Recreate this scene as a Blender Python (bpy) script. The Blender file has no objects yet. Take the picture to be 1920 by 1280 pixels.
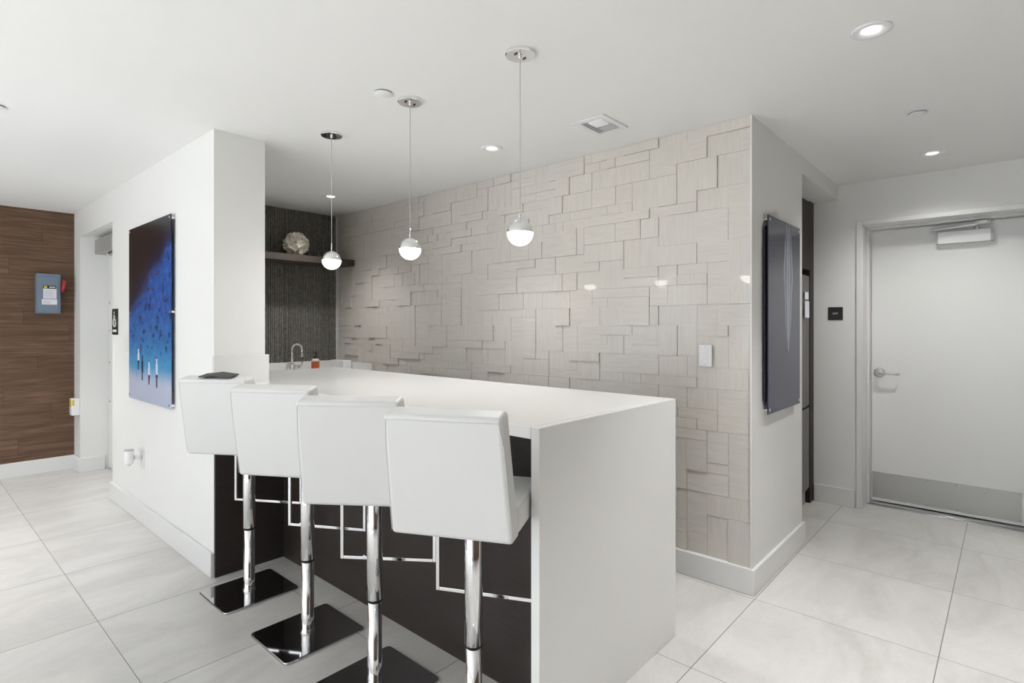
import bpy, bmesh, math, random
from mathutils import Vector, Matrix, noise as mnoise

scn = bpy.context.scene
COL = scn.collection
R = random.Random(7)
PI = math.pi
H = 2.495            # ceiling height

# ------------------------------------------------------------------ camera, world, exposure
cam_d = bpy.data.cameras.new('camera')
cam = bpy.data.objects.new('camera', cam_d)
COL.objects.link(cam)
cam.location = (0, 0, 1.4)
cam.rotation_euler = (PI / 2, 0, 0.73 - PI / 2)
cam_d.sensor_width = 36
cam_d.lens = 1043 / 1920 * 36
cam_d.shift_y = -30 / 1920
cam_d.clip_start = 0.02
scn.camera = cam

world = bpy.data.worlds.new('daylight')
scn.world = world
world.use_nodes = True
world.node_tree.nodes['Background'].inputs[0].default_value = (0.86, 0.93, 1.0, 1)
world.node_tree.nodes['Background'].inputs[1].default_value = 2.2
vs = scn.view_settings
vs.view_transform = 'Standard'
vs.look = 'None'
vs.gamma = 1.0
vs.exposure = 0.14
vs.use_curve_mapping = False

WINDOW_POWER = 7.0
SPOT_POWER = 120.0
GLOBE_EMIT = 24.0
FILL_SUN_POWER = 29.0

# added unseen sun through the window wall behind the camera, landing on the floor there to bounce light up to the ceiling
sd = bpy.data.lights.new('fill_sun', 'SUN')
sd.energy = FILL_SUN_POWER
sd.angle = math.radians(1.0)
sd.color = (0.97, 0.985, 1.0)
so = bpy.data.objects.new('fill_sun', sd)
COL.objects.link(so)
so.location = (-6, 1, 8)
so.rotation_euler = (0, -math.radians(30), 0)


# ------------------------------------------------------------------ tagging and helpers
def tag(o, label=None, cat=None, group=None, kind=None):
    if label: o['label'] = label
    if cat: o['category'] = cat
    if group: o['group'] = group
    if kind: o['kind'] = kind
    return o


def thing(name, label, cat, loc=(0, 0, 0), rz=0.0, group=None, kind=None):
    o = bpy.data.objects.new(name, None)
    COL.objects.link(o)
    o.location = loc
    o.rotation_euler = (0, 0, rz)
    o.empty_display_size = 0.1
    return tag(o, label, cat, group, kind)


def link(name, bm, mat, parent=None, smooth=False, bevel=0.0, segs=3, angle=35):
    me = bpy.data.meshes.new(name)
    bmesh.ops.recalc_face_normals(bm, faces=bm.faces[:])
    bm.to_mesh(me)
    bm.free()
    if mat is not None:
        for m in (mat if isinstance(mat, (list, tuple)) else [mat]):
            me.materials.append(m)
    o = bpy.data.objects.new(name, me)
    COL.objects.link(o)
    if parent is not None:
        o.parent = parent
    if bevel > 0:
        md = o.modifiers.new('bevel', 'BEVEL')
        md.width = bevel
        md.segments = segs
        md.limit_method = 'ANGLE'
        md.angle_limit = math.radians(angle)
        md.harden_normals = False
    if smooth or bevel > 0:
        for p in me.polygons:
            p.use_smooth = True
        if not smooth or bevel > 0:
            try:
                me.set_sharp_from_angle(angle=math.radians(40))
            except Exception:
                pass
    return o


def box(bm, x0, x1, y0, y1, z0, z1, mi=0):
    v = [bm.verts.new(p) for p in ((x0, y0, z0), (x1, y0, z0), (x1, y1, z0), (x0, y1, z0),
                                   (x0, y0, z1), (x1, y0, z1), (x1, y1, z1), (x0, y1, z1))]
    for f in ((0, 3, 2, 1), (4, 5, 6, 7), (0, 1, 5, 4), (1, 2, 6, 5), (2, 3, 7, 6), (3, 0, 4, 7)):
        bm.faces.new([v[i] for i in f]).material_index = mi
    return v


def prism(bm, pts, z0, z1):
    a = [bm.verts.new((x, y, z0)) for x, y in pts]
    b = [bm.verts.new((x, y, z1)) for x, y in pts]
    n = len(pts)
    bm.faces.new(a[::-1])
    bm.faces.new(b)
    for i in range(n):
        bm.faces.new((a[i], a[(i + 1) % n], b[(i + 1) % n], b[i]))
    return a + b


def lathe(bm, prof, n=40, cx=0, cy=0, cz=0, axis='Z', a0=0.0, a1=2 * PI):
    """profile [(r, h)] turned about an axis through (cx, cy, cz)"""
    rings = []
    for r, h in prof:
        ring = []
        for i in range(n):
            a = 2 * PI * i / n
            if r < 1e-6:
                p = (0, 0, h)
            else:
                p = (r * math.cos(a), r * math.sin(a), h)
            if axis == 'X': p = (p[2], p[0], p[1])
            elif axis == 'Y': p = (p[0], p[2], p[1])
            ring.append(Vector(p) + Vector((cx, cy, cz)))
        rings.append(ring)
    vr = []
    for (r, h), ring in zip(prof, rings):
        if r < 1e-6:
            vr.append([bm.verts.new(ring[0])])
        else:
            vr.append([bm.verts.new(p) for p in ring])
    for a, b in zip(vr[:-1], vr[1:]):
        if len(a) == 1 and len(b) == 1: continue
        for i in range(n):
            j = (i + 1) % n
            if len(a) == 1: bm.faces.new((a[0], b[i], b[j]))
            elif len(b) == 1: bm.faces.new((a[i], a[j], b[0]))
            else: bm.faces.new((a[i], a[j], b[j], b[i]))
    if len(vr[0]) > 1: bm.faces.new(vr[0])
    if len(vr[-1]) > 1: bm.faces.new(vr[-1])


def tube(bm, pts, r, n=10, closed=False):
    pts = [Vector(p) for p in pts]
    N = len(pts)
    rings = []
    prev = None
    for i in range(N):
        if closed:
            d = (pts[(i + 1) % N] - pts[i - 1]).normalized()
        else:
            d = (pts[min(i + 1, N - 1)] - pts[max(i - 1, 0)]).normalized()
        if prev is None:
            u = d.cross(Vector((0, 0, 1)))
            if u.length < 0.01: u = d.cross(Vector((1, 0, 0)))
        else:
            u = prev - d * prev.dot(d)
        u.normalize()
        prev = u
        w = d.cross(u)
        rad = r[i] if isinstance(r, (list, tuple)) else r
        rings.append([bm.verts.new(pts[i] + u * rad * math.cos(2 * PI * k / n) + w * rad * math.sin(2 * PI * k / n)) for k in range(n)])
    for i in range(N if closed else N - 1):
        a, b = rings[i], rings[(i + 1) % N]
        for k in range(n):
            bm.faces.new((a[k], a[(k + 1) % n], b[(k + 1) % n], b[k]))
    if not closed:
        bm.faces.new(rings[0][::-1])
        bm.faces.new(rings[-1])


def rrect(x0, x1, y0, y1, r, n=6):
    out = []
    for cx, cy, a in ((x1 - r, y1 - r, 0), (x0 + r, y1 - r, PI / 2), (x0 + r, y0 + r, PI), (x1 - r, y0 + r, 1.5 * PI)):
        for i in range(n + 1):
            t = a + PI / 2 * i / n
            out.append((cx + r * math.cos(t), cy + r * math.sin(t)))
    return out


def bar(bm, p, q, w, t, up=(0, 0, 1)):
    """rectangular bar from p to q, w wide across and t thick along 'up'"""
    p, q = Vector(p), Vector(q)
    d = (q - p).normalized()
    u = Vector(up)
    u = (u - d * u.dot(d)).normalized()
    s = d.cross(u)
    vs_ = []
    for c in (p, q):
        for a, b in ((-1, -1), (1, -1), (1, 1), (-1, 1)):
            vs_.append(bm.verts.new(c + s * a * w / 2 + u * b * t / 2))
    for f in ((0, 1, 2, 3), (7, 6, 5, 4), (0, 4, 5, 1), (1, 5, 6, 2), (2, 6, 7, 3), (3, 7, 4, 0)):
        bm.faces.new([vs_[i] for i in f])


def B(): return bmesh.new()


def boxobj(name, mat, dims, parent=None, bevel=0.0, segs=2):
    bm = B()
    box(bm, *dims)
    return link(name, bm, mat, parent, bevel=bevel, segs=segs)


def struct(name, mat, dims, label, cat, bevel=0.0):
    o = boxobj(name, mat, dims, None, bevel)
    return tag(o, label, cat, kind='structure')


def copy_tree(o, parent=None):
    c = o.copy()
    COL.objects.link(c)
    if parent is not None: c.parent = parent
    for ch in list(o.children):
        copy_tree(ch, c)
    return c


# ------------------------------------------------------------------ materials
class NT:
    def __init__(s, name):
        s.m = bpy.data.materials.new(name)
        s.m.use_nodes = True
        s.t = s.m.node_tree
        s.b = s.t.nodes['Principled BSDF']

    def n(s, typ, **kw):
        nd = s.t.nodes.new(typ)
        for k, v in kw.items():
            setattr(nd, k, v)
        return nd

    def set(s, nd, key, val):
        if isinstance(val, bpy.types.NodeSocket): s.t.links.new(val, nd.inputs[key])
        else: nd.inputs[key].default_value = val

    def math(s, op, a, b=None, clamp=False):
        nd = s.n('ShaderNodeMath', operation=op)
        nd.use_clamp = clamp
        s.set(nd, 0, a)
        if b is not None: s.set(nd, 1, b)
        return nd.outputs[0]

    def mix(s, f, a, b):
        nd = s.n('ShaderNodeMix', data_type='RGBA')
        s.set(nd, 0, f)
        s.set(nd, 6, a if isinstance(a, bpy.types.NodeSocket) else (*a, 1))
        s.set(nd, 7, b if isinstance(b, bpy.types.NodeSocket) else (*b, 1))
        return nd.outputs[2]

    def pos(s):
        g = s.n('ShaderNodeNewGeometry')
        x = s.n('ShaderNodeSeparateXYZ')
        s.t.links.new(g.outputs['Position'], x.inputs[0])
        return x.outputs[0], x.outputs[1], x.outputs[2]

    def comb(s, x, y, z):
        nd = s.n('ShaderNodeCombineXYZ')
        for i, v in enumerate((x, y, z)): s.set(nd, i, v)
        return nd.outputs[0]

    def noise(s, vec, scale, detail=4, rough=0.55, dist=0.0):
        nd = s.n('ShaderNodeTexNoise')
        if vec is not None: s.set(nd, 'Vector', vec)
        s.set(nd, 'Scale', scale); s.set(nd, 'Detail', detail); s.set(nd, 'Roughness', rough); s.set(nd, 'Distortion', dist)
        return nd.outputs[0]

    def ramp(s, f, stops):
        nd = s.n('ShaderNodeValToRGB')
        cr = nd.color_ramp
        while len(cr.elements) < len(stops): cr.elements.new(0.5)
        for e, (p, c) in zip(cr.elements, stops):
            e.position = p
            e.color = (*c, 1) if len(c) == 3 else c
        s.set(nd, 0, f)
        return nd.outputs[0]

    def bump(s, h, strength=0.2, dist=0.002):
        nd = s.n('ShaderNodeBump')
        s.set(nd, 'Height', h); s.set(nd, 'Strength', strength); s.set(nd, 'Distance', dist)
        s.t.links.new(nd.outputs[0], s.b.inputs['Normal'])

    def out(s, color=None, rough=None, metal=None, coat=None, spec=None):
        if color is not None: s.set(s.b, 'Base Color', color if isinstance(color, bpy.types.NodeSocket) else (*color, 1))
        if rough is not None: s.set(s.b, 'Roughness', rough)
        if metal is not None: s.set(s.b, 'Metallic', metal)
        if coat is not None:
            s.set(s.b, 'Coat Weight', coat); s.set(s.b, 'Coat Roughness', 0.04)
        if spec is not None: s.set(s.b, 'Specular IOR Level', spec)
        return s.m


def srgb(r, g, b):
    f = lambda c: (c / 255 / 12.92) if c / 255 <= 0.04045 else ((c / 255 + 0.055) / 1.055) ** 2.4
    return (f(r), f(g), f(b))


def plain(name, col, rough=0.5, metal=0.0, coat=None, var=0.03, scale=30.0, spec=None, bump=0.0):
    """slightly mottled procedural surface"""
    t = NT(name)
    tc = t.n('ShaderNodeTexCoord')
    nz = t.noise(tc.outputs['Object'], scale, 3)
    a = tuple(c * (1 - var) for c in col)
    b = tuple(min(1, c * (1 + var)) for c in col)
    c = t.mix(nz, a, b)
    if bump: t.bump(nz, bump, 0.001)
    return t.out(c, rough, metal, coat, spec)


M = {}
M['wall'] = plain('white_wall_paint', (0.83, 0.83, 0.81), 0.55, var=0.012, scale=60, bump=0.06)
M['ceiling'] = plain('ceiling_paint', (0.90, 0.90, 0.888), 0.7, var=0.01, scale=80)
M['trim'] = plain('white_trim_paint', (0.80, 0.80, 0.79), 0.35, var=0.01)
M['door'] = plain('door_paint', (0.80, 0.80, 0.785), 0.4, var=0.01)
M['quartz'] = plain('white_quartz', (0.83, 0.83, 0.815), 0.16, var=0.012, scale=140)
M['leather'] = plain('white_leather', (0.70, 0.70, 0.69), 0.42, var=0.012, scale=220, bump=0.12)
M['seam'] = plain('seam_thread', (0.66, 0.66, 0.645), 0.6)
M['chrome'] = plain('polished_chrome', (0.86, 0.86, 0.87), 0.05, 1.0, var=0.01)
M['steel'] = plain('satin_steel', (0.62, 0.62, 0.62), 0.30, 1.0, var=0.02)
M['kick'] = plain('brushed_kick_plate', (0.46, 0.46, 0.455), 0.26, 1.0, var=0.03, scale=12)
_t = M['kick'].node_tree
_g = _t.nodes.new('ShaderNodeTangent')
_g.direction_type = 'RADIAL'
_g.axis = 'Z'
_p = _t.nodes['Principled BSDF']
_t.links.new(_g.outputs[0], _p.inputs['Tangent'])
_p.inputs['Anisotropic'].default_value = 0.85
M['plate_chrome'] = plain('dark_polished_chrome', (0.60, 0.60, 0.62), 0.04, 1.0, var=0.01)
M['plastic'] = plain('white_plastic', (0.86, 0.86, 0.87), 0.35, var=0.005)
M['black'] = plain('black_plastic', (0.016, 0.015, 0.015), 0.4)
M['folder'] = plain('black_leatherette', (0.028, 0.028, 0.030), 0.5)
M['shadow_gap'] = plain('black_rubber', (0.01, 0.01, 0.01), 0.8)
M['closer'] = plain('closer_aluminium_paint', (0.72, 0.72, 0.71), 0.38, 0.2)
M['grey_box'] = plain('grey_metal_paint', (0.42, 0.42, 0.41), 0.45, 0.2)
M['switchgear'] = plain('blue_grey_enamel', srgb(118, 134, 152), 0.45, var=0.03)
M['red'] = plain('red_plastic', srgb(196, 40, 52), 0.4)
M['yellow'] = plain('yellow_label', srgb(212, 196, 70), 0.5)
M['paper'] = plain('white_paper', (0.82, 0.82, 0.88), 0.7)
M['ink_and_shade'] = plain('grey_ink_and_gap_shade', (0.30, 0.30, 0.36), 0.7)
M['sign_white'] = plain('sign_white', (0.80, 0.80, 0.80), 0.5)
M['orange'] = plain('orange_soap_label', srgb(196, 92, 48), 0.35)
M['cream'] = plain('cream_plastic', srgb(206, 200, 180), 0.35)
M['petal'] = plain('cream_petals', (0.92, 0.87, 0.77), 0.55, var=0.05, scale=60)
M['seal'] = plain('acrylic_edge', srgb(200, 195, 205), 0.2)
M['dark_backing'] = plain('navy_backing', srgb(22, 24, 38), 0.4)


def mat_floor():
    t = NT('pale_porcelain_floor')
    x, y, z = t.pos()
    px, py, ax, ay = 0.765, 0.7485, 0.655 - 7.65, 0.224 - 7.485
    u = t.math('DIVIDE', t.math('SUBTRACT', x, ax), px)
    v = t.math('DIVIDE', t.math('SUBTRACT', y, ay), py)
    fu, fv = t.math('FRACT', u), t.math('FRACT', v)
    du = t.math('MINIMUM', fu, t.math('SUBTRACT', 1.0, fu))
    dv = t.math('MINIMUM', fv, t.math('SUBTRACT', 1.0, fv))
    g = t.math('MAXIMUM', t.math('LESS_THAN', du, 0.0020), t.math('LESS_THAN', dv, 0.0026))
    cu, cv = t.math('FLOOR', u), t.math('FLOOR', v)
    wn = t.n('ShaderNodeTexWhiteNoise', noise_dimensions='2D')
    t.set(wn, 'Vector', t.comb(cu, cv, 0))
    off = t.math('MULTIPLY', wn.outputs[0], 37.0)
    vec = t.comb(t.math('ADD', t.math('MULTIPLY', x, 0.9), off), t.math('MULTIPLY', y, 2.1), off)
    n1 = t.noise(vec, 1.4, 6, 0.6, 1.4)
    n2 = t.noise(vec, 5.0, 5, 0.65, 2.2)
    c = t.ramp(n1, [(0.25, (0.56, 0.54, 0.515)), (0.52, (0.665, 0.65, 0.625)), (0.62, (0.70, 0.685, 0.665)), (0.85, (0.64, 0.625, 0.60))])
    vein = t.ramp(n2, [(0.47, (0, 0, 0)), (0.505, (1, 1, 1)), (0.54, (0, 0, 0))])
    c = t.mix(t.math('MULTIPLY', vein, 0.16), c, (0.83, 0.82, 0.80))
    tint = t.math('ADD', 0.96, t.math('MULTIPLY', wn.outputs[0], 0.06))
    mul = t.n('ShaderNodeMix', data_type='RGBA', blend_type='MULTIPLY')
    t.set(mul, 0, 1.0); t.set(mul, 6, c)
    t.set(mul, 7, t.comb(tint, tint, tint))
    c = t.mix(g, mul.outputs[2], (0.22, 0.21, 0.20))
    t.bump(t.math('SUBTRACT', 1.0, g), 0.3, 0.001)
    return t.out(c, t.math('ADD', 0.30, t.math('MULTIPLY', n2, 0.12)))


def mat_wood():
    t = NT('brown_wood_look_planks')
    x, y, z = t.pos()
    ph, pw = 0.152, 0.92
    r = t.math('DIVIDE', t.math('SUBTRACT', z, 0.045), ph)
    row = t.math('FLOOR', r)
    u = t.math('DIVIDE', t.math('ADD', x, t.math('ADD', t.math('MULTIPLY', t.math('FRACT', t.math('MULTIPLY', row, 0.37)), pw), 8.07)), pw)
    colm = t.math('FLOOR', u)
    wn = t.n('ShaderNodeTexWhiteNoise', noise_dimensions='2D')
    t.set(wn, 'Vector', t.comb(colm, row, 0))
    rnd = wn.outputs[0]
    off = t.math('MULTIPLY', rnd, 23.0)
    vec = t.comb(t.math('ADD', t.math('MULTIPLY', x, 1.4), off), t.math('MULTIPLY', y, 1.4), t.math('ADD', t.math('MULTIPLY', z, 22.0), off))
    n1 = t.noise(vec, 1.6, 6, 0.62, 0.6)
    vec2 = t.comb(t.math('MULTIPLY', x, 4.0), off, t.math('MULTIPLY', z, 120.0))
    n2 = t.noise(vec2, 1.0, 4)
    c = t.ramp(n1, [(0.25, srgb(84, 62, 48)), (0.5, srgb(112, 86, 68)), (0.75, srgb(140, 112, 90))])
    c = t.mix(t.ramp(n2, [(0.35, (0, 0, 0)), (0.75, (0.75, 0.75, 0.75))]), c, srgb(84, 63, 48))
    n4 = t.noise(t.comb(t.math('MULTIPLY', x, 2.2), off, t.math('MULTIPLY', z, 70.0)), 1.3, 4)
    c = t.mix(t.ramp(n4, [(0.50, (0, 0, 0)), (0.8, (0.6, 0.6, 0.6))]), c, srgb(150, 122, 100))
    dark = t.math('MULTIPLY', t.math('SUBTRACT', 1.0, rnd), 0.25)
    c = t.mix(dark, c, srgb(74, 54, 41))
    fr, fu = t.math('FRACT', r), t.math('FRACT', u)
    dr = t.math('MINIMUM', fr, t.math('SUBTRACT', 1.0, fr))
    du = t.math('MINIMUM', fu, t.math('SUBTRACT', 1.0, fu))
    g = t.math('MAXIMUM', t.math('LESS_THAN', dr, 0.010), t.math('LESS_THAN', du, 0.0018))
    c = t.mix(t.math('MULTIPLY', g, 0.7), c, srgb(58, 43, 34))
    return t.out(c, 0.5, spec=0.35)


def mat_travertine():
    t = NT('travertine_mosaic')
    g = t.n('ShaderNodeNewGeometry')
    x, y, z = t.pos()
    rnd = g.outputs['Random Per Island']
    hor = t.math('GREATER_THAN', rnd, 0.42)
    off = t.math('MULTIPLY', rnd, 91.0)
    va = t.comb(off, t.math('ADD', t.math('MULTIPLY', y, 5.0), off), t.math('MULTIPLY', z, 60.0))
    vb = t.comb(off, t.math('ADD', t.math('MULTIPLY', y, 60.0), off), t.math('MULTIPLY', z, 5.0))
    mv = t.n('ShaderNodeMix', data_type='VECTOR')
    t.set(mv, 0, hor); t.set(mv, 4, vb); t.set(mv, 5, va)
    n1 = t.noise(mv.outputs[1], 1.1, 6, 0.6, 0.8)
    c = t.ramp(n1, [(0.2, (0.59, 0.55, 0.50)), (0.5, (0.67, 0.638, 0.597)), (0.8, (0.73, 0.703, 0.667))])
    n3 = t.noise(mv.outputs[1], 2.3, 3, 0.5, 1.5)
    pit = t.ramp(n3, [(0.71, (0, 0, 0)), (0.76, (1, 1, 1))])
    c = t.mix(t.math('MULTIPLY', pit, 0.42), c, (0.30, 0.25, 0.20))
    # each sheet of tiles has a slightly different stone tone
    pid = t.comb(t.math('FLOOR', t.math('DIVIDE', t.math('ADD', y, 5.2), 0.62)), t.math('FLOOR', t.math('DIVIDE', t.math('ADD', z, 0.42), 0.62)), 0)
    wn = t.n('ShaderNodeTexWhiteNoise', noise_dimensions='2D')
    t.set(wn, 'Vector', pid)
    c = t.mix(t.math('MULTIPLY', wn.outputs[0], 0.30), c, (0.68, 0.61, 0.52))
    r2 = t.math('FRACT', t.math('MULTIPLY', rnd, 7.31))
    c = t.mix(t.math('MULTIPLY', r2, 0.16), c, (0.58, 0.56, 0.53))
    return t.out(c, 0.34, coat=0.35)


def mat_ribs(name, dark, mid, pale):
    t = NT(name)
    g = t.n('ShaderNodeNewGeometry')
    x, y, z = t.pos()
    rnd = g.outputs['Random Per Island']
    n1 = t.noise(t.comb(t.math('MULTIPLY', x, 90.0), rnd, t.math('MULTIPLY', z, 34.0)), 1.0, 5, 0.7)
    c = t.ramp(n1, [(0.3, dark), (0.5, mid), (0.72, pale)])
    c = t.mix(t.math('MULTIPLY', rnd, 0.35), c, dark)
    return t.out(c, 0.5, spec=0.3)


def mat_darkwood(name, a, b, rough=0.4, scale=1.0):
    t = NT(name)
    tc = t.n('ShaderNodeTexCoord')
    mp = t.n('ShaderNodeMapping')
    t.set(mp, 'Vector', tc.outputs['Object'])
    mp.inputs['Scale'].default_value = (6 * scale, 6 * scale, 90 * scale)
    n1 = t.noise(mp.outputs[0], 1.0, 5, 0.6, 0.4)
    return t.out(t.mix(n1, a, b), rough, spec=0.35)


def mat_vcol(name, rough=0.25, coat=0.6):
    t = NT(name)
    a = t.n('ShaderNodeAttribute', attribute_name='print')
    return t.out(a.outputs['Color'], rough, coat=coat)


def mat_emit(name, col, strength):
    t = NT(name)
    t.set(t.b, 'Base Color', (0.9, 0.9, 0.9, 1))
    t.set(t.b, 'Emission Color', (*col, 1))
    t.set(t.b, 'Emission Strength', strength)
    t.set(t.b, 'Roughness', 0.3)
    return t.m


def mat_glass(name, col=(1, 1, 1), rough=0.0):
    t = NT(name)
    t.set(t.b, 'Base Color', (*col, 1))
    t.set(t.b, 'Transmission Weight', 1.0)
    t.set(t.b, 'Roughness', rough)
    t.set(t.b, 'IOR', 1.45)
    return t.m


M['floor'] = mat_floor()
M['wood'] = mat_wood()
M['travertine'] = mat_travertine()
M['ribs'] = mat_ribs('striated_dark_stone', srgb(62, 61, 58), srgb(86, 84, 79), srgb(118, 115, 107))
M['ribs_pale'] = mat_ribs('striated_pale_stone', srgb(104, 102, 96), srgb(150, 147, 138), srgb(190, 186, 175))
M['panel'] = mat_darkwood('dark_wenge_panel', srgb(40, 34, 32), srgb(62, 55, 51), 0.42)
M['shelf'] = mat_darkwood('dark_shelf_wood', srgb(58, 52, 47), srgb(84, 76, 69), 0.45)
M['cabinet'] = mat_darkwood('dark_cabinet_wood', srgb(30, 23, 21), srgb(50, 41, 37), 0.5)
M['fridge'] = mat_darkwood('brushed_fridge_steel', (0.17, 0.165, 0.16), (0.22, 0.215, 0.21), 0.34, 1.0)
_b = M['fridge'].node_tree.nodes['Principled BSDF']
_b.inputs['Metallic'].default_value = 0.9
M['print'] = mat_vcol('acrylic_print', 0.22, 0.12)
_b = M['print'].node_tree.nodes['Principled BSDF']
_b.inputs['Specular IOR Level'].default_value = 0.3
M['globe'] = mat_emit('lit_opal_glass', (1.0, 0.95, 0.86), GLOBE_EMIT)
M['lens'] = mat_emit('lit_lens', (1.0, 0.97, 0.92), 14.0)
M['led'] = mat_emit('lit_indicator', (0.8, 0.9, 1.0), 2.0)
M['glass'] = mat_glass('clear_glass')

# ------------------------------------------------------------------ the setting
struct('floor', M['floor'], (-3.0, 6.0, -3.0, 8.6, -0.10, 0.0), 'pale grey stone-look tile floor with thin grout lines', 'floor')
struct('ceiling', M['ceiling'], (-3.0, 6.0, -3.0, 8.6, H, H + 0.12), 'flat white ceiling with pendants and downlights', 'ceiling')
struct('wall_left', M['wall'], (1.20, 1.485, 3.30, 5.42, 0, H), 'white wall stub behind the bar that carries the tall blue artwork', 'wall')
struct('wall_left_above', M['wall'], (1.20, 1.485, 5.42, 6.60, 2.245, H), 'white wall strip over the doorway left of the blue artwork', 'wall')
struct('wall_left_end', M['wall'], (1.205, 1.95, 6.60, 6.90, 0, H), 'narrow white wall end beside the brown wood wall', 'wall')
struct('wall_far', M['wood'], (-3.0, 1.205, 6.85, 7.0, 0, H), 'wall clad in brown wood-look planks at far left', 'wall')
struct('wall_back', M['wall'], (1.485, 3.0, 5.055, 5.20, 0, H), 'wall behind the sink counter under the dark ribbed cladding', 'wall')
struct('wall_right', M['wall'], (3.0, 3.925, 1.0, 5.20, 0, H), 'thick wall block clad in stone mosaic, white at its end', 'wall')
struct('wall_right_above', M['wall'], (3.925, 4.95, 1.0, 1.90, 2.38, H), 'white dropped ceiling over the fridge recess', 'wall')
struct('wall_right_recess', M['wall'], (3.925, 4.95, 1.90, 2.0, 0, H), 'back wall of the fridge recess', 'wall')
bm = B()
box(bm, 4.95, 5.09, 0.86, 2.0, 0, H)
box(bm, 4.95, 5.09, -3.0, -0.145, 0, H)
box(bm, 4.95, 5.09, -0.145, 0.86, 2.185, H)
tag(link('wall_far_right', bm, M['wall']), 'white wall at right around the white door', 'wall', kind='structure')
struct('wall_near', M['wood'], (-3.0, 5.09, -3.0, -2.88, 0, H), 'unseen wall behind the camera on the right, brown wood-look added to cut bounce light', 'wall')  # unseen; dark cladding picked to weaken light bounced back toward the bar

# wall with the windows, behind the camera on the left
WIN = [(-0.6, 1.0), (1.6, 3.2), (3.8, 5.4)]
bm = B()
ys = [-3.0] + [v for w in WIN for v in w] + [6.85]
for i in range(0, len(ys), 2):
    box(bm, -3.0, -2.86, ys[i], ys[i + 1], 0, H)
for a, b in WIN:
    box(bm, -3.0, -2.86, a, b, 0, 0.12)
    box(bm, -3.0, -2.86, a, b, 2.33, H)
tag(link('wall_rear', bm, M['wall']), 'white window wall behind the camera', 'wall', kind='structure')
for i, (a, b) in enumerate(WIN):
    w = thing('window_%d' % (i + 1), 'tall window number %s along the wall behind the camera' % ('one two three four'.split()[i]), 'window', (-2.93, (a + b) / 2, 0), kind='structure')
    bm = B()
    hw = (b - a) / 2
    for s in (-1, 1):
        box(bm, -0.03, 0.03, s * hw - (0.05 if s > 0 else 0), s * hw + (0.05 if s < 0 else 0), 0.12, 2.33)
    box(bm, -0.03, 0.03, -0.025, 0.025, 0.17, 2.28)
    box(bm, -0.03, 0.03, -hw + 0.05, hw - 0.05, 0.12, 0.17)
    box(bm, -0.03, 0.03, -hw + 0.05, hw - 0.05, 2.28, 2.33)
    link('window_frame', bm, M['grey_box'], w)
    ld = bpy.data.lights.new('window_daylight', 'AREA')
    ld.shape = 'RECTANGLE'
    ld.size, ld.size_y = 2.1, b - a - 0.1
    ld.energy = WINDOW_POWER
    ld.color = (0.97, 0.985, 1.0)
    lo = bpy.data.objects.new('window_daylight', ld)
    COL.objects.link(lo)
    lo.parent = w
    lo.location = (0.05, 0, 1.23)
    lo.rotation_euler = (0, -PI / 2 - 0.55, 0)  # tilted upward to lift the ceiling, like daylight off the ground outside

# striated cladding on the back wall
bm = B()
x = 1.487
k = 0
while x < 2.982:
    w = R.uniform(0.004, 0.0055) if k % 2 else R.uniform(0.010, 0.015)
    w = min(w, 2.983 - x)
    if w < 0.002: break
    d = R.uniform(0.010, 0.014) if k % 2 else R.uniform(0.003, 0.006)
    box(bm, x, x + w - 0.0006, 5.055 - 0.002 - d, 5.055, 1.0, H - 0.002, k % 2)
    x += w
    k += 1
tag(link('wall_back_cladding', bm, [M['ribs'], M['ribs_pale']]), 'dark ribbed stone cladding behind the faucet and the shelf', 'wall cladding', kind='structure')

# stone mosaic cladding on the right-hand block
bm = B()
cy, cz = 0.0580, 0.05763
ny, nz = 69, 41
Y0, Z0 = 1.008, 0.132
occ = [[False] * nz for _ in range(ny)]
shapes = [(2, 2), (2, 3), (3, 2), (2, 4), (4, 2), (3, 3), (3, 4), (4, 3), (2, 6), (1, 3), (3, 1), (2, 5), (1, 2), (2, 1), (1, 4), (4, 1), (5, 2), (3, 5)]
wts = [7, 10, 9, 9, 7, 6, 6, 4, 5, 5, 5, 5, 3, 3, 4, 4, 4, 4]
for i in range(ny):
    for k in range(nz):
        if occ[i][k]: continue
        for _try in range(14):
            a, b = R.choices(shapes, wts)[0] if _try < 12 else ((1, 2) if _try == 12 else (1, 1))
            if i + a > ny or k + b > nz: continue
            if any(occ[i + p][k + q] for p in range(a) for q in range(b)): continue
            break
        else:
            a, b = 1, 1
        if i + a > ny or k + b > nz or any(occ[i + p][k + q] for p in range(a) for q in range(b)):
            a, b = 1, 1
        for p in range(a):
            for q in range(b):
                occ[i + p][k + q] = True
        d = R.choice((0.003, 0.003, 0.006, 0.009, 0.013))
        g = 0.0007
        y0, y1 = Y0 + i * cy + g, Y0 + (i + a) * cy - g
        z0, z1 = Z0 + k * cz + g, min(Z0 + (k + b) * cz - g, H - 0.001)
        box(bm, 3.0 - d, 3.0, y0, y1, z0, z1)
tag(link('wall_right_cladding', bm, M['travertine']), 'pale travertine mosaic cladding of raised rectangular tiles', 'wall cladding', kind='structure')
o = struct('trim_1', M['trim'], (2.982, 3.002, 0.998, 1.0065, 0.13, H - 0.001), 'thin metal edge trim at the corner of the stone mosaic', 'trim')

# baseboards
TH = 0.135
def baseboard(name, pts, label):
    """pts: outline polygon in plan"""
    bm = B()
    prism(bm, pts, 0.0, TH)
    return tag(link(name, bm, M['trim'], bevel=0.003, segs=1), label, 'baseboard', kind='structure')

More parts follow.
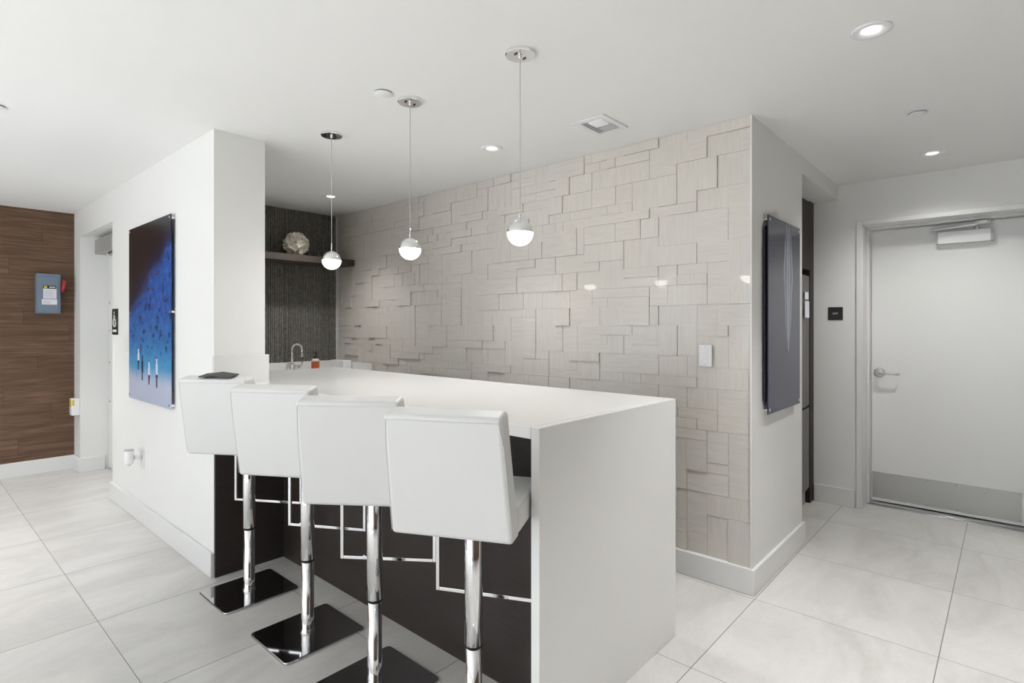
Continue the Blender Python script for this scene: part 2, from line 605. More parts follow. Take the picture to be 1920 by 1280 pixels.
t_ = 0.018
baseboard('baseboard_left', [(1.20 - t_, 3.30), (1.20, 3.30), (1.20, 5.42), (1.46, 5.42), (1.46, 5.42 + t_), (1.20 - t_, 5.42 + t_)], 'white baseboard below the blue artwork')
baseboard('baseboard_far', [(-2.85, 6.85 - t_), (1.205 - t_, 6.85 - t_), (1.205 - t_, 6.60 - t_), (1.40, 6.60 - t_), (1.40, 6.60), (1.205, 6.60), (1.205, 6.85), (-2.85, 6.85)], 'white baseboard below the brown wood wall')
baseboard('baseboard_right', [(3.0 - 0.028, 5.0), (3.0 - 0.028, 1.0 - t_), (3.925 + t_, 1.0 - t_), (3.925 + t_, 1.15), (3.925, 1.15), (3.925, 1.0), (3.0, 1.0), (3.0, 5.0)], 'white baseboard wrapping the corner of the stone mosaic wall')
baseboard('baseboard_far_right', [(4.95 - t_, 1.17), (4.95 - t_, 0.888), (4.95, 0.888), (4.95, 1.17)], 'short white baseboard left of the white door')

# ------------------------------------------------------------------ white door at right
# frame
bm = B()
for y0, y1 in ((0.838, 0.878), (-0.165, -0.125)):
    box(bm, 4.938, 5.27, y0, y1, 0, 2.20)
box(bm, 4.938, 5.27, -0.125, 0.838, 2.165, 2.20)
for y0, y1 in ((0.823, 0.838), (-0.125, -0.110)):
    box(bm, 5.12, 5.19, y0, y1, 0, 2.165)
box(bm, 5.12, 5.19, -0.110, 0.823, 2.150, 2.165)
tag(link('trim_2', bm, M['trim'], bevel=0.002, segs=1), 'white stepped steel frame around the white door', 'door frame', kind='structure')
dr = thing('door_1', 'white door with a lever handle, closer and steel kick plate', 'door', (5.2, 0.36, 0), kind='structure')
bm = B()
box(bm, 0.0, 0.045, -0.47, 0.46, 0.018, 2.148)
link('door_leaf', bm, M['door'], dr, bevel=0.002, segs=1)
bm = B()
box(bm, -0.002, 0.0, -0.424, 0.452, 0.042, 0.245)
kp = link('kick_plate', bm, M['kick'], dr)
for i in range(6):
    for z in (0.052, 0.234):
        bm = B()
        lathe(bm, [(0.0, -0.0035), (0.003, -0.003), (0.0045, -0.0020)], 10, 0, -0.414 + i * 0.1712, z, 'X')
        link('screw', bm, M['grey_box'], kp, smooth=True)
lv = thing('lever_handle', None, None, (0, 0, 0)); lv.parent = dr
lv.name = 'lever_handle'
bm = B()
lathe(bm, [(0.0, -0.016), (0.030, -0.015), (0.037, -0.009), (0.038, 0.0)], 32, 0, 0.405, 1.03, 'X')
link('rose', bm, M['steel'], lv, smooth=True)
bm = B()
tube(bm, [(-0.012, 0.405, 1.03), (-0.05, 0.405, 1.03), (-0.062, 0.400, 1.03), (-0.068, 0.385, 1.029), (-0.068, 0.33, 1.026), (-0.066, 0.285, 1.025), (-0.050, 0.272, 1.025)],
     [0.010, 0.010, 0.011, 0.0105, 0.009, 0.008, 0.007], 12)
link('lever', bm, M['steel'], lv, smooth=True)
bm = B()
box(bm, -0.060, -0.002, -0.262, 0.036, 1.995, 2.085)
cl = link('closer_body', bm, M['closer'], dr, bevel=0.004, segs=2)
bm = B()
box(bm, -0.054, -0.002, -0.275, -0.262, 2.000, 2.080)
box(bm, -0.054, -0.002, 0.036, 0.046, 2.000, 2.080)
link('end_cap', bm, M['grey_box'], cl)
bm = B()
bar(bm, (-0.045, 0.085, 2.100), (-0.075, -0.19, 2.112), 0.022, 0.008)
bar(bm, (-0.080, -0.20, 2.120), (-0.030, 0.07, 2.105), 0.018, 0.007)
lathe(bm, [(0.0, 2.085), (0.016, 2.085), (0.016, 2.104), (0.0, 2.104)], 16, -0.035, -0.185, 0)
link('closer_arm', bm, M['steel'], dr)
bm = B()
prism(bm, [(-0.11, -0.245), (-0.095, -0.262), (-0.06, -0.262), (-0.045, -0.245), (-0.045, -0.195), (-0.06, -0.178), (-0.095, -0.178), (-0.11, -0.195)], 2.112, 2.138)
link('arm_shoe', bm, M['closer'], dr, bevel=0.003, segs=1)
bm = B()
prism(bm, [(5.105, -0.125), (5.245, -0.125), (5.245, 0.838), (5.105, 0.838)], 0.0, 0.008)
prism(bm, [(5.12, -0.125), (5.185, -0.125), (5.185, 0.838), (5.12, 0.838)], 0.008, 0.013)
tag(link('trim_3', bm, M['steel'], bevel=0.003, segs=1), 'flat metal threshold below the white door', 'threshold', kind='structure')
struct('wall_behind_door', M['wall'], (5.30, 5.4, -0.3, 1.0, 0, H), 'wall closing the far side of the white door', 'wall')

# ------------------------------------------------------------------ doorway at left
dl = thing('door_2', 'white door set back in the doorway left of the blue artwork', 'door', (1.43, 6.09, 0), kind='structure')
bm = B()
box(bm, 0.0, 0.045, -0.51, 0.505, 0.012, 2.23)
link('door_leaf', bm, M['door'], dl, bevel=0.002, segs=1)
for z in (0.66, 1.04, 1.35, 1.62):
    bm = B()
    lathe(bm, [(0.0, -0.006), (0.007, -0.005), (0.008, 0.0)], 12, 0, 0.455, z, 'X')
    link('screw', bm, M['grey_box'], dl, smooth=True)
bm = B()
box(bm, -0.135, -0.001, -0.22, 0.395, 2.075, 2.213)
op = link('operator_box', bm, M['grey_box'], dl, bevel=0.006, segs=2)
bm = B()
bar(bm, (-0.09, 0.10, 2.062), (-0.06, -0.30, 2.055), 0.025, 0.012)
lathe(bm, [(0.0, 2.045), (0.018, 2.045), (0.018, 2.075), (0.0, 2.075)], 16, -0.09, 0.10, 0)
link('operator_arm', bm, M['steel'], dl)

# ------------------------------------------------------------------ bar counter
CT = 1.07
bc = thing('bar_counter', 'long white quartz bar with waterfall end and dark wood front', 'bar counter', (1.6, 2.5, 0))
def loc(bm):
    bmesh.ops.translate(bm, verts=bm.verts[:], vec=(-1.6, -2.5, 0))
    return bm
bm = B()
prism(bm, [(1.388, 1.160), (2.365, 1.160), (2.365, 4.0), (1.487, 4.0), (1.487, 3.278), (1.388, 3.278)], CT - 0.04, CT)
link('countertop', loc(bm), M['quartz'], bc, bevel=0.002, segs=2)
bm = B()
box(bm, 1.388, 2.365, 1.124, 1.1598, 0.0, CT)
link('waterfall_panel', loc(bm), M['quartz'], bc, bevel=0.002, segs=2)
bm = B()
box(bm, 1.190, 1.500, 3.277, 3.299, CT - 0.04, 1.229)
link('backsplash', loc(bm), M['quartz'], bc, bevel=0.0015, segs=1)
bm = B()
box(bm, 1.590, 1.615, 1.1605, 3.282, 0.0, CT - 0.041)
link('front_panel', loc(bm), M['panel'], bc)
bm = B()
box(bm, 1.202, 1.615, 3.283, 3.299, 0.0, CT - 0.041)
link('side_panel', loc(bm), M['panel'], bc)
bm = B()
box(bm, 1.616, 2.30, 1.1605, 3.95, 0.10, CT - 0.041)
box(bm, 1.616, 2.24, 1.1605, 3.95, 0.0, 0.10)
cb = link('cabinet_body', loc(bm), M['panel'], bc)
for i in range(5):
    bm = B()
    y0 = 1.19 + i * 0.55
    box(bm, 2.301, 2.319, y0, y0 + 0.545, 0.11, CT - 0.06)
    d = link('cabinet_door', loc(bm), M['panel'], bc, bevel=0.001, segs=1)
    bm = B()
    tube(bm, [(2.319, y0 + 0.06, 0.80), (2.345, y0 + 0.06, 0.80), (2.345, y0 + 0.06, 0.93), (2.319, y0 + 0.06, 0.93)], 0.005, 8)
    link('handle', loc(bm), M['steel'], d)

# ------------------------------------------------------------------ sink counter along the back wall
SC = 0.93
sk = thing('sink_counter', 'low white sink counter in the back corner below the dark ribbed wall', 'counter', (2.2, 4.75, 0))
def loc2(bm):
    bmesh.ops.translate(bm, verts=bm.verts[:], vec=(-2.2, -4.75, 0))
    return bm
bm = B()
x0, x1, y0, y1 = 1.490, 2.970, 4.375, 5.038
sx0, sx1, sy0, sy1 = 2.25, 2.72, 4.45, 4.83
box(bm, x0, sx0, y0, y1, SC - 0.04, SC)
box(bm, sx1, x1, y0, y1, SC - 0.04, SC)
box(bm, sx0, sx1, y0, sy0, SC - 0.04, SC)
box(bm, sx0, sx1, sy1, y1, SC - 0.04, SC)
link('countertop', loc2(bm), M['quartz'], sk)
bm = B()
box(bm, sx0 + 0.002, sx1 - 0.002, sy0 + 0.002, sy1 - 0.002, 0.74, 0.745)
for a in ((sx0, sx0 + 0.003, sy0, sy1), (sx1 - 0.003, sx1, sy0, sy1), (sx0, sx1, sy0, sy0 + 0.003), (sx0, sx1, sy1 - 0.003, sy1)):
    box(bm, *a, 0.74, SC - 0.041)
link('sink_basin', loc2(bm), M['steel'], sk)
bm = B()
box(bm, x0, x1, 5.020, 5.039, SC, 1.057)
box(bm, 2.952, 2.971, 4.375, 5.0195, SC, 1.052)
tag(link('backsplash', bm, M['quartz'], None, bevel=0.001, segs=1), 'low white upstand strip around the sink counter below the ribbed wall', 'backsplash', kind='structure')
bm = B()
box(bm, x0, x1, 4.42, y1, 0.10, 0.735)
box(bm, x0, x1, 4.49, y1, 0.0, 0.10)
for a in ((x0, x0 + 0.018, 4.42, y1), (x1 - 0.018, x1, 4.42, y1), (x0, x1, 4.42, 4.437), (x0, x1, y1 - 0.018, y1)):
    box(bm, *a, 0.735, SC - 0.041)
link('cabinet_body', loc2(bm), M['cabinet'], sk)
for i in range(3):
    bm = B()
    a = x0 + 0.004 + i * 0.491
    box(bm, a, a + 0.487, 4.401, 4.4195, 0.11, SC - 0.05)
    link('cabinet_door', loc2(bm), M['cabinet'], sk, bevel=0.001, segs=1)

# faucet
fc = thing('faucet', 'polished gooseneck faucet standing in front of the ribbed wall', 'faucet', (2.470, 4.93, SC))
bm = B()
lathe(bm, [(0.0, 0.0), (0.028, 0.0), (0.028, 0.012), (0.022, 0.018), (0.020, 0.11), (0.014, 0.12), (0.0, 0.12)], 24)
link('body', bm, M['chrome'], fc, smooth=True)
bm = B()
pts = [(0, 0, 0.11), (0, 0, 0.25)]
for i in range(1, 13):
    a = PI * i / 12
    pts.append((0.042 - 0.042 * math.cos(a), -0.02 * (1 - math.cos(a)) / 2, 0.25 + 0.048 * math.sin(a)))
pts.append((0.084, -0.021, 0.205))
tube(bm, pts, 0.0105, 12)
link('spout', bm, M['chrome'], fc, smooth=True)
bm = B()
lathe(bm, [(0.0, 0.178), (0.0135, 0.178), (0.0135, 0.212), (0.0, 0.214)], 16, 0.084, -0.021, 0)
link('spray_head', bm, M['chrome'], fc, smooth=True)
bm = B()
tube(bm, [(0.015, 0, 0.085), (0.075, -0.004, 0.085)], 0.014, 12)
tube(bm, [(0.078, -0.004, 0.085), (0.090, -0.004, 0.105), (0.104, -0.004, 0.145)], [0.009, 0.007, 0.006], 10)
link('handle', bm, M['chrome'], fc, smooth=True)
bm = B()
tube(bm, [(-0.016, 0, 0.06), (-0.036, 0, 0.085)], 0.010, 10)
link('side_stub', bm, M['chrome'], fc, smooth=True)

# soap bottle
sp = thing('soap_dispenser', 'orange soap bottle with black pump right of the faucet', 'soap bottle', (2.662, 4.86, SC))
bm = B()
lathe(bm, [(0.0, 0.0), (0.034, 0.0), (0.037, 0.004), (0.037, 0.128), (0.0371, 0.13)], 32)
link('label_wrap', bm, M['orange'], sp, smooth=True)
bm = B()
lathe(bm, [(0.0365, 0.130), (0.0365, 0.142), (0.028, 0.156), (0.016, 0.162), (0.0, 0.162)], 32)
link('bottle_shoulder', bm, M['cream'], sp, smooth=True)
bm = B()
lathe(bm, [(0.0, 0.162), (0.017, 0.162), (0.017, 0.180), (0.006, 0.184), (0.005, 0.212), (0.011, 0.213), (0.011, 0.222), (0.0, 0.223)], 20)
bar(bm, (0.0, 0, 0.218), (-0.030, -0.012, 0.217), 0.010, 0.008)
link('pump', bm, M['black'], sp, smooth=True)
bm = B()
lathe(bm, [(0.0, -0.0385), (0.009, -0.0380)], 16, -0.016 * 0, 0, 0.035, 'Y')
bmesh.ops.rotate(bm, verts=bm.verts[:], cent=(0, 0, 0), matrix=Matrix.Rotation(-0.55, 3, 'Z'))
link('label_badge', bm, M['cream'], sp)

# white box in the corner of the sink counter
bm = B()
v = box(bm, -0.042, 0.042, -0.12, 0.12, 0.0, 0.137)
o = link('napkin_box', bm, M['plastic'], bevel=0.006, segs=2)
o.location = (2.900, 4.812, SC)
tag(o, 'small plain white box in the back corner of the sink counter', 'box')

# ------------------------------------------------------------------ shelf and the ornament
o = boxobj('wall_shelf', M['shelf'], (-0.748, 0.748, -0.165, 0.165, 0, 0.058), None, bevel=0.001, segs=1)
o.location = (2.2355, 4.875, 1.972)
tag(o, 'dark wood floating shelf high on the ribbed wall', 'shelf')
ob = thing('petal_sphere', 'cream petal ball ornament on the dark floating shelf', 'ornament', (2.482, 4.875, 2.03))
bm = B()
bmesh.ops.create_icosphere(bm, subdivisions=3, radius=0.062, matrix=Matrix.Translation((0, 0, 0.115)))
link('mirror_core', bm, M['chrome'], ob, smooth=True)
bm = B()
RP = random.Random(3)
ga = PI * (3 - math.sqrt(5))
NP = 30
for i in range(NP):
    zz = 1 - 2 * (i + 0.5) / NP
    rr = math.sqrt(max(0, 1 - zz * zz))
    d = Vector((rr * math.cos(ga * i), rr * math.sin(ga * i), zz))
    fwd = Vector((-0.45, -0.88, 0.1)).normalized()
    if d.dot(fwd) > 0.955: continue
    rad = RP.uniform(0.036, 0.052)
    u = d.cross(Vector((RP.uniform(-1, 1), RP.uniform(-1, 1), RP.uniform(-1, 1)))).normalized()
    w = d.cross(u)
    base = Vector((0, 0, 0.115)) + d * 0.066
    ctr = bm.verts.new(base)
    rings = []
    for k, (q, lift) in enumerate(((0.45, 0.010), (0.8, 0.020), (1.0, 0.036))):
        ring = []
        for j in range(14):
            a = 2 * PI * j / 14
            wv = 1 + 0.16 * math.sin(3 * a + i) * (k > 0) + RP.uniform(-0.05, 0.05)
            p = base + (u * math.cos(a) + w * math.sin(a)) * rad * q * wv + d * (lift + 0.007 * math.sin(5 * a + i * 1.7) * k * 0.5)
            p.z = max(p.z, 0.003)
            ring.append(bm.verts.new(p))
        rings.append(ring)
    for j in range(14):
        bm.faces.new((ctr, rings[0][j], rings[0][(j + 1) % 14]))
        for a_, b_ in zip(rings[:-1], rings[1:]):
            bm.faces.new((a_[j], b_[j], b_[(j + 1) % 14], a_[(j + 1) % 14]))
o = link('petals', bm, M['petal'], ob, smooth=True)
md = o.modifiers.new('thickness', 'SOLIDIFY'); md.thickness = 0.0012

# ------------------------------------------------------------------ bar stools
def rotv(yaw, a, l, z):
    return (a, -l, z)


def make_stool():
    t = thing('bar_stool', 'x', 'bar stool', group='white bar stools along the counter')
    # base and column
    bm = B()
    prism(bm, rrect(-0.19, 0.19, -0.172, 0.172, 0.022), 0.0, 0.011)
    link('base_plate', bm, M['plate_chrome'], t, bevel=0.0035, segs=3)
    bm = B()
    lathe(bm, [(0.034, 0.0112), (0.030, 0.016), (0.0275, 0.030), (0.0275, 0.345)], 32)
    link('lower_column', bm, M['chrome'], t, smooth=True)
    bm = B()
    lathe(bm, [(0.0280, 0.331), (0.0295, 0.331), (0.0295, 0.3385), (0.0280, 0.3385)], 32)
    link('collar_ring', bm, M['shadow_gap'], t, smooth=True)
    bm = B()
    lathe(bm, [(0.0285, 0.3386), (0.0305, 0.3400), (0.0305, 0.752), (0.0285, 0.754)], 32)
    link('upper_column', bm, M['chrome'], t, smooth=True)
    bm = B()
    prism(bm, rrect(-0.09, 0.09, -0.09, 0.09, 0.02), 0.750, 0.7635)
    link('mounting_plate', bm, M['steel'], t)
    # backrest: leaning slab, slightly wider at its foot
    zt, zb = 1.142, 0.764
    def row(z):
        f = (z - 0.763) / (1.132 - 0.763)
        return -0.212 - 0.077 * f, 0.193 - 0.012 * f
    bm = B()
    levels = [zb, 0.83, 0.95, 1.05, zt]
    rings = []
    for z in levels:
        a, w = row(z)
        th = 0.078 if z < 1.1 else 0.074
        rings.append([bm.verts.new(p) for p in ((a, w, z), (a, -w, z), (a + th, -w, z + (0.015 if z == zt else 0)), (a + th, w, z + (0.015 if z == zt else 0)))])
    bm.faces.new(rings[0][::-1])
    bm.faces.new(rings[-1])
    for p, q in zip(rings[:-1], rings[1:]):
        for i in range(4):
            bm.faces.new((p[i], p[(i + 1) % 4], q[(i + 1) % 4], q[i]))
    bk = link('backrest', bm, M['leather'], t, bevel=0.013, segs=4, angle=50)
    # seam running around the rear face
    bm = B()
    seam = []
    for z, s in ((0.775, 1), (0.95, 1), (1.05, 1), (1.1345, 1), (1.1345, -1), (1.05, -1), (0.95, -1), (0.775, -1)):
        a, w = row(z)
        if z > 1.1:
            seam.append((a + 0.0008, s * (w - 0.008), z - 0.0075))
        else:
            seam.append((a + 0.0030, s * (w - 0.0015), z))
    pts = []
    for p, q in zip(seam[:-1], seam[1:]):
        for i in range(6):
            pts.append(tuple(p[k] + (q[k] - p[k]) * i / 6 for k in range(3)))
    pts.append(seam[-1])
    tube(bm, pts, 0.0011, 6)
    link('seam', bm, M['seam'], bk, smooth=True)
    # seat pad
    bm = B()
    pr = rrect(-0.139, 0.212, -0.190, 0.190, 0.03, 5)
    prism(bm, pr, 0.764, 0.852)
    st = link('seat', bm, M['leather'], t, bevel=0.016, segs=4, angle=50)
    bm = B()
    pr = rrect(-0.130, 0.2085, -0.1865, 0.1865, 0.03, 5)
    tube(bm, [(x_, y_, 0.8462) for x_, y_ in pr], 0.0018, 6, closed=True)
    link('seam', bm, M['seam'], st, smooth=True)
    # footrest loop hanging under the front of the seat
    bm = B()
    fx, fw, fz = 0.168, 0.198, 0.424
    q = 0.0068
    box(bm, fx - q, fx + q, -fw - q, -fw + q, fz - q, 0.7632)
    box(bm, fx - q, fx + q, fw - q, fw + q, fz - q, 0.7632)
    box(bm, fx - q, fx + q, -fw + q, fw - q, fz - q, fz + q)
    box(bm, fx - q, fx + q, -fw + q, fw - q, 0.7495, 0.7632)
    link('footrest', bm, M['chrome'], t, bevel=0.0015, segs=2)
    return t


STOOLS = [((1.262, 2.988), 0.564, 'white bar stool farthest from the camera, nearest the blue artwork'),
          ((1.268, 2.384), 0.534, 'white bar stool second from the wall with the blue artwork'),
          ((1.258, 1.843), 0.640, 'white bar stool second from the bar end, its back square to the camera'),
          ((1.300, 1.335), 0.465, 'white bar stool nearest the camera beside the waterfall end of the bar')]
proto = make_stool()
for i, (p, yaw, lab) in enumerate(STOOLS):
    s = proto if i == 0 else copy_tree(proto)
    s.location = (p[0], p[1], 0.0)
    s['label'] = lab
    for ch in s.children:
        if ch.name.split('.')[0] in ('backrest', 'seat', 'footrest', 'mounting_plate'):
            ch.rotation_euler = (0, 0, yaw)

# black folder lying across the top of the farthest stool's backrest
bm = B()
L_, D_, hh = 0.085, 0.034, 0.010
for s in (-1, 1):
    v0 = [(-D_, 0.0, hh), (D_, 0.0, hh), (D_ * 0.92, s * L_, 0.0015), (-D_ * 0.92, s * L_, 0.0015)]
    lo_ = [bm.verts.new((x_, y_, z_)) for x_, y_, z_ in v0]
    hi_ = [bm.verts.new((x_, y_, z_ + 0.0065)) for x_, y_, z_ in v0]
    bm.faces.new(lo_); bm.faces.new(hi_)
    for k in range(4):
        bm.faces.new((lo_[k], lo_[(k + 1) % 4], hi_[(k + 1) % 4], hi_[k]))
o = link('folder', bm, M['folder'])
p, yaw, _ = STOOLS[0]
ca, sa = math.cos(yaw), math.sin(yaw)
la, ll = -0.250, 0.012
o.location = (p[0] + la * ca + ll * sa, p[1] + la * sa - ll * ca, 1.1535)
o.rotation_euler = (0, -0.15, yaw)
tag(o, 'black folder lying open face down on the farthest bar stool back', 'folder')

# ------------------------------------------------------------------ pendants
def make_pendant():
    t = thing('pendant_lamp', 'x', 'pendant lamp', group='globe pendants over the bar')
    zc = 1.772 - H
    r = 0.0525
    bm = B()
    lathe(bm, [(0.0, -0.014), (0.057, -0.014), (0.060, -0.011), (0.060, -0.0005), (0.0, -0.0005)], 48)
    cn = link('canopy', bm, M['chrome'], t, smooth=False, bevel=0.0)
    for p_ in cn.data.polygons: p_.use_smooth = True
    cn.data.set_sharp_from_angle(angle=0.6)
    for s in (-1, 1):
        bm = B()
        box(bm, s * 0.026 - 0.0018, s * 0.026 + 0.0018, -0.008, 0.008, -0.018, -0.0141)
        sl = link('screw', bm, M['black'], cn)
    bm = B()
    lathe(bm, [(0.0, -0.026), (0.004, -0.026), (0.008, -0.021), (0.008, -0.0142), (0.0, -0.0142)], 20)
    link('cord_grip', bm, M['chrome'], cn, smooth=True)
    bm = B()
    lathe(bm, [(0.0017, -0.026), (0.0017, zc + r + 0.045)], 8)
    link('cord', bm, M['cordmat'], t, smooth=True)
    bm = B()
    lathe(bm, [(0.0034, zc + r + 0.046), (0.0034, zc + r - 0.002)], 12)
    link('stem', bm, M['chrome'], t, smooth=True)
    bm = B()
    prof = [(0.0, zc + r)]
    for i in range(1, 17):
        a = PI / 2 * i / 16 * 0.985
        prof.append((r * math.sin(a), zc + r * math.cos(a)))
    prof.append((r, zc + 0.0003))
    lathe(bm, prof, 48)
    link('lamp_cap', bm, M['chrome'], t, smooth=True)
    bm = B()
    prof = []
    for i in range(0, 17):
        a = PI / 2 * i / 16
        prof.append((r * 1.004 * math.cos(a), zc - r * 1.004 * math.sin(a)))
    prof[-1] = (0.0, zc - r * 1.004)
    lathe(bm, prof, 48)
    link('globe', bm, M['globe'], t, smooth=True)
    return t


M['cordmat'] = plain('clear_silver_cord', (0.55, 0.55, 0.55), 0.4)
pp = make_pendant()
for i, (x, y, lab) in enumerate(((1.686, 1.465, 'globe pendant hanging nearest the camera, over the waterfall end'),
                                 (1.686, 2.174, 'middle globe pendant of the row over the bar'),
                                 (1.682, 2.889, 'globe pendant hanging nearest the dark ribbed wall'))):
    s = pp if i == 0 else copy_tree(pp)
    s.location = (x, y, H)
    s['label'] = lab

# ------------------------------------------------------------------ recessed downlights
def make_downlight():
    t = thing('recessed_downlight', 'x', 'downlight', group='recessed ceiling downlights')
    bm = B()
    lathe(bm, [(0.032, -0.0010), (0.036, -0.0025), (0.048, -0.0065), (0.062, -0.0070), (0.067, -0.004), (0.067, -0.0005)], 48)
    bm.faces.ensure_lookup_table()
    for f in [f for f in bm.faces if len(f.verts) > 4]: bm.faces.remove(f)
    link('trim_ring', bm, M['plastic'], t, smooth=True)
    bm = B()
    lathe(bm, [(0.0, -0.0035), (0.026, -0.0030), (0.0315, -0.0010)], 36)
    link('lens', bm, M['lens'], t, smooth=True)
    ld = bpy.data.lights.new('lamp_beam', 'SPOT')
    ld.energy = SPOT_POWER
    ld.spot_size = math.radians(72)
    ld.spot_blend = 1.0
    ld.shadow_soft_size = 0.035
    ld.color = (1.0, 0.99, 0.98)
    lo = bpy.data.objects.new('lamp_beam', ld)
    COL.objects.link(lo)
    lo.parent = t
    lo.location = (0, 0, -0.02)
    return t


DL = [(2.425, 0.383, 'recessed downlight nearest the camera, over the corner of the stone wall'),
      (4.416, 0.367, 'recessed downlight in front of the white door'),
      (2.480, 2.387, 'recessed downlight over the middle of the bar counter'),
      (2.491, 4.294, 'recessed downlight over the sink counter'),
      (0.20, 4.08, 'recessed downlight over the floor left of the blue artwork'),
      (0.45, 5.75, 'recessed downlight near the brown wood wall'),
      (0.3, 0.4, 'recessed downlight above the camera'),
      (2.43, -1.62, 'added fill downlight out of view on the right, near the wood wall'),  # added unseen lamp, its floor bounce brightens the ceiling at right
      (4.40, -1.62, 'added fill downlight out of view right of the white door')]  # second added lamp for the same ceiling bounce
# share of the lamp power, beam angle, tilt about x and y
GIMBAL = [(0.95, 85, 0, 0), (0.40, 142, 0, 0), (0.55, 115, 0, 0.30), (0.45, 120, 0.0, 0.20), (0.9, 80, 0, 0.22), (0.9, 85, 0, 0), (0.8, 80, 0, 0), (1.3, 90, 0, 0), (1.3, 90, 0, 0)]
pd = make_downlight()
for i, (x, y, lab) in enumerate(DL):
    s = pd if i == 0 else copy_tree(pd)
    s.location = (x, y, H)
    s['label'] = lab
    for ch in s.children:                # the lamps sit in gimbals, each turned its own way
        if ch.type == 'LIGHT':
            ch.data = ch.data.copy()
            ch.data.energy = SPOT_POWER * GIMBAL[i][0]
            ch.data.spot_size = math.radians(GIMBAL[i][1])
            ch.rotation_euler = (GIMBAL[i][2], GIMBAL[i][3], 0)

# sprinkler cover discs
def make_cover():
    bm = B()
    lathe(bm, [(0.0, -0.0065), (0.042, -0.0065), (0.042, -0.0088), (0.040, -0.0098), (0.0, -0.0098)], 40)
    o = link('sprinkler_cover', bm, M['ceiling'], None)
    for p_ in o.data.polygons: p_.use_smooth = True
    o.data.set_sharp_from_angle(angle=0.5)
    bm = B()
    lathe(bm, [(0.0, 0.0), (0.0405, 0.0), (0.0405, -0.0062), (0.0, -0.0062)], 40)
    link('gap_shade_ring', bm, M['ink_and_shade'], o)  # dark grey neck stands for the shade in the gap above the disc
    return tag(o, 'x', 'sprinkler cover', 'flat white ceiling cover discs')


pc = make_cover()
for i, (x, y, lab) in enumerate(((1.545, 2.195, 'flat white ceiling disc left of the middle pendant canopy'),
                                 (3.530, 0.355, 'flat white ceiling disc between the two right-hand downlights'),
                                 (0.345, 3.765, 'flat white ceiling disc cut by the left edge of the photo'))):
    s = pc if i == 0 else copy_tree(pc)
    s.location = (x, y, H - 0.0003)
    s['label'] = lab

# air vent
vt = thing('air_vent', 'white square louvered air vent in the ceiling by the stone wall', 'air vent', (2.584, 1.667, H))
bm = B()
hx, hy, ix, iy = 0.125, 0.101, 0.092, 0.068
for a in ((-hx, hx, -hy, -iy), (-hx, hx, iy, hy), (-hx, -ix, -iy, iy), (ix, hx, -iy, iy)):
    box(bm, *a, -0.008, -0.0005)
link('frame', bm, M['plastic'], vt, bevel=0.002, segs=1)
bm = B()
box(bm, -ix, ix, -iy, iy, -0.0012, -0.0006)
link('backing', bm, M['closer'], vt)
def slat(p, q, up):
    bm = B()
    bar(bm, p, q, 0.0150, 0.0015, up=up)
    link('slat', bm, M['plastic'], vt)
for i in range(3):                       # long slats along the +y side
    y_ = iy - 0.009 - i * 0.0145
    slat((-ix + 0.002, y_, -0.0085), (ix - 0.002, y_, -0.0085), (0, -0.75, 0.66))
for i in range(5):                       # two short banks blowing opposite ways
    slat((-ix + 0.010 + i * 0.0155, -iy + 0.002, -0.0085), (-ix + 0.010 + i * 0.0155, 0.020, -0.0085), (0.75, 0, 0.66))
    slat((ix - 0.010 - i * 0.0155, -iy + 0.002, -0.0085), (ix - 0.010 - i * 0.0155, 0.020, -0.0085), (-0.75, 0, 0.66))
bm = B()
box(bm, -ix, ix, 0.0205, 0.0245, -0.010, -0.002)
box(bm, -0.003, 0.003, -iy, 0.0203, -0.010, -0.002)
link('divider', bm, M['plastic'], vt)

# ------------------------------------------------------------------ artworks
def lerp3(a, b, t):
    t = max(0.0, min(1.0, t))
    return tuple(a[i] + (b[i] - a[i]) * t for i in range(3))


def sm(a, b, x):
    t = max(0.0, min(1.0, (x - a) / (b - a)))
    return t * t * (3 - 2 * t)


def print_panel(name, w, h, nu, nv, fn, mat, parent, th=0.006):
    """upright print in local x (width) and z (height), facing -y"""
    bm = B()
    lay = bm.verts.layers.float_color.new('print')
    g = []
    for j in range(nv + 1):
        rowv = []
        for i in range(nu + 1):
            u, v = i / nu, j / nv
            vert = bm.verts.new((-w / 2 + w * u, -th / 2, h * v))
            vert[lay] = (*fn(u, v), 1.0)
            rowv.append(vert)
        g.append(rowv)
    for j in range(nv):
        for i in range(nu):
            bm.faces.new((g[j][i], g[j][i + 1], g[j + 1][i + 1], g[j + 1][i]))
    # back and edges
    edge = [g[0][i] for i in range(nu + 1)] + [g[j][nu] for j in range(1, nv + 1)] + [g[nv][i] for i in range(nu - 1, -1, -1)] + [g[j][0] for j in range(nv - 1, 0, -1)]
    back = []
    for e in edge:
        b_ = bm.verts.new((e.co.x, th / 2, e.co.z))
        b_[lay] = e[lay]
        back.append(b_)
    n = len(edge)
    for i in range(n):
        bm.faces.new((edge[i], back[i], back[(i + 1) % n], edge[(i + 1) % n]))
    bm.faces.new(back)
    return link(name, bm, mat, parent)


def N3(x, y, z=0.0): return mnoise.noise(Vector((x, y, z)))


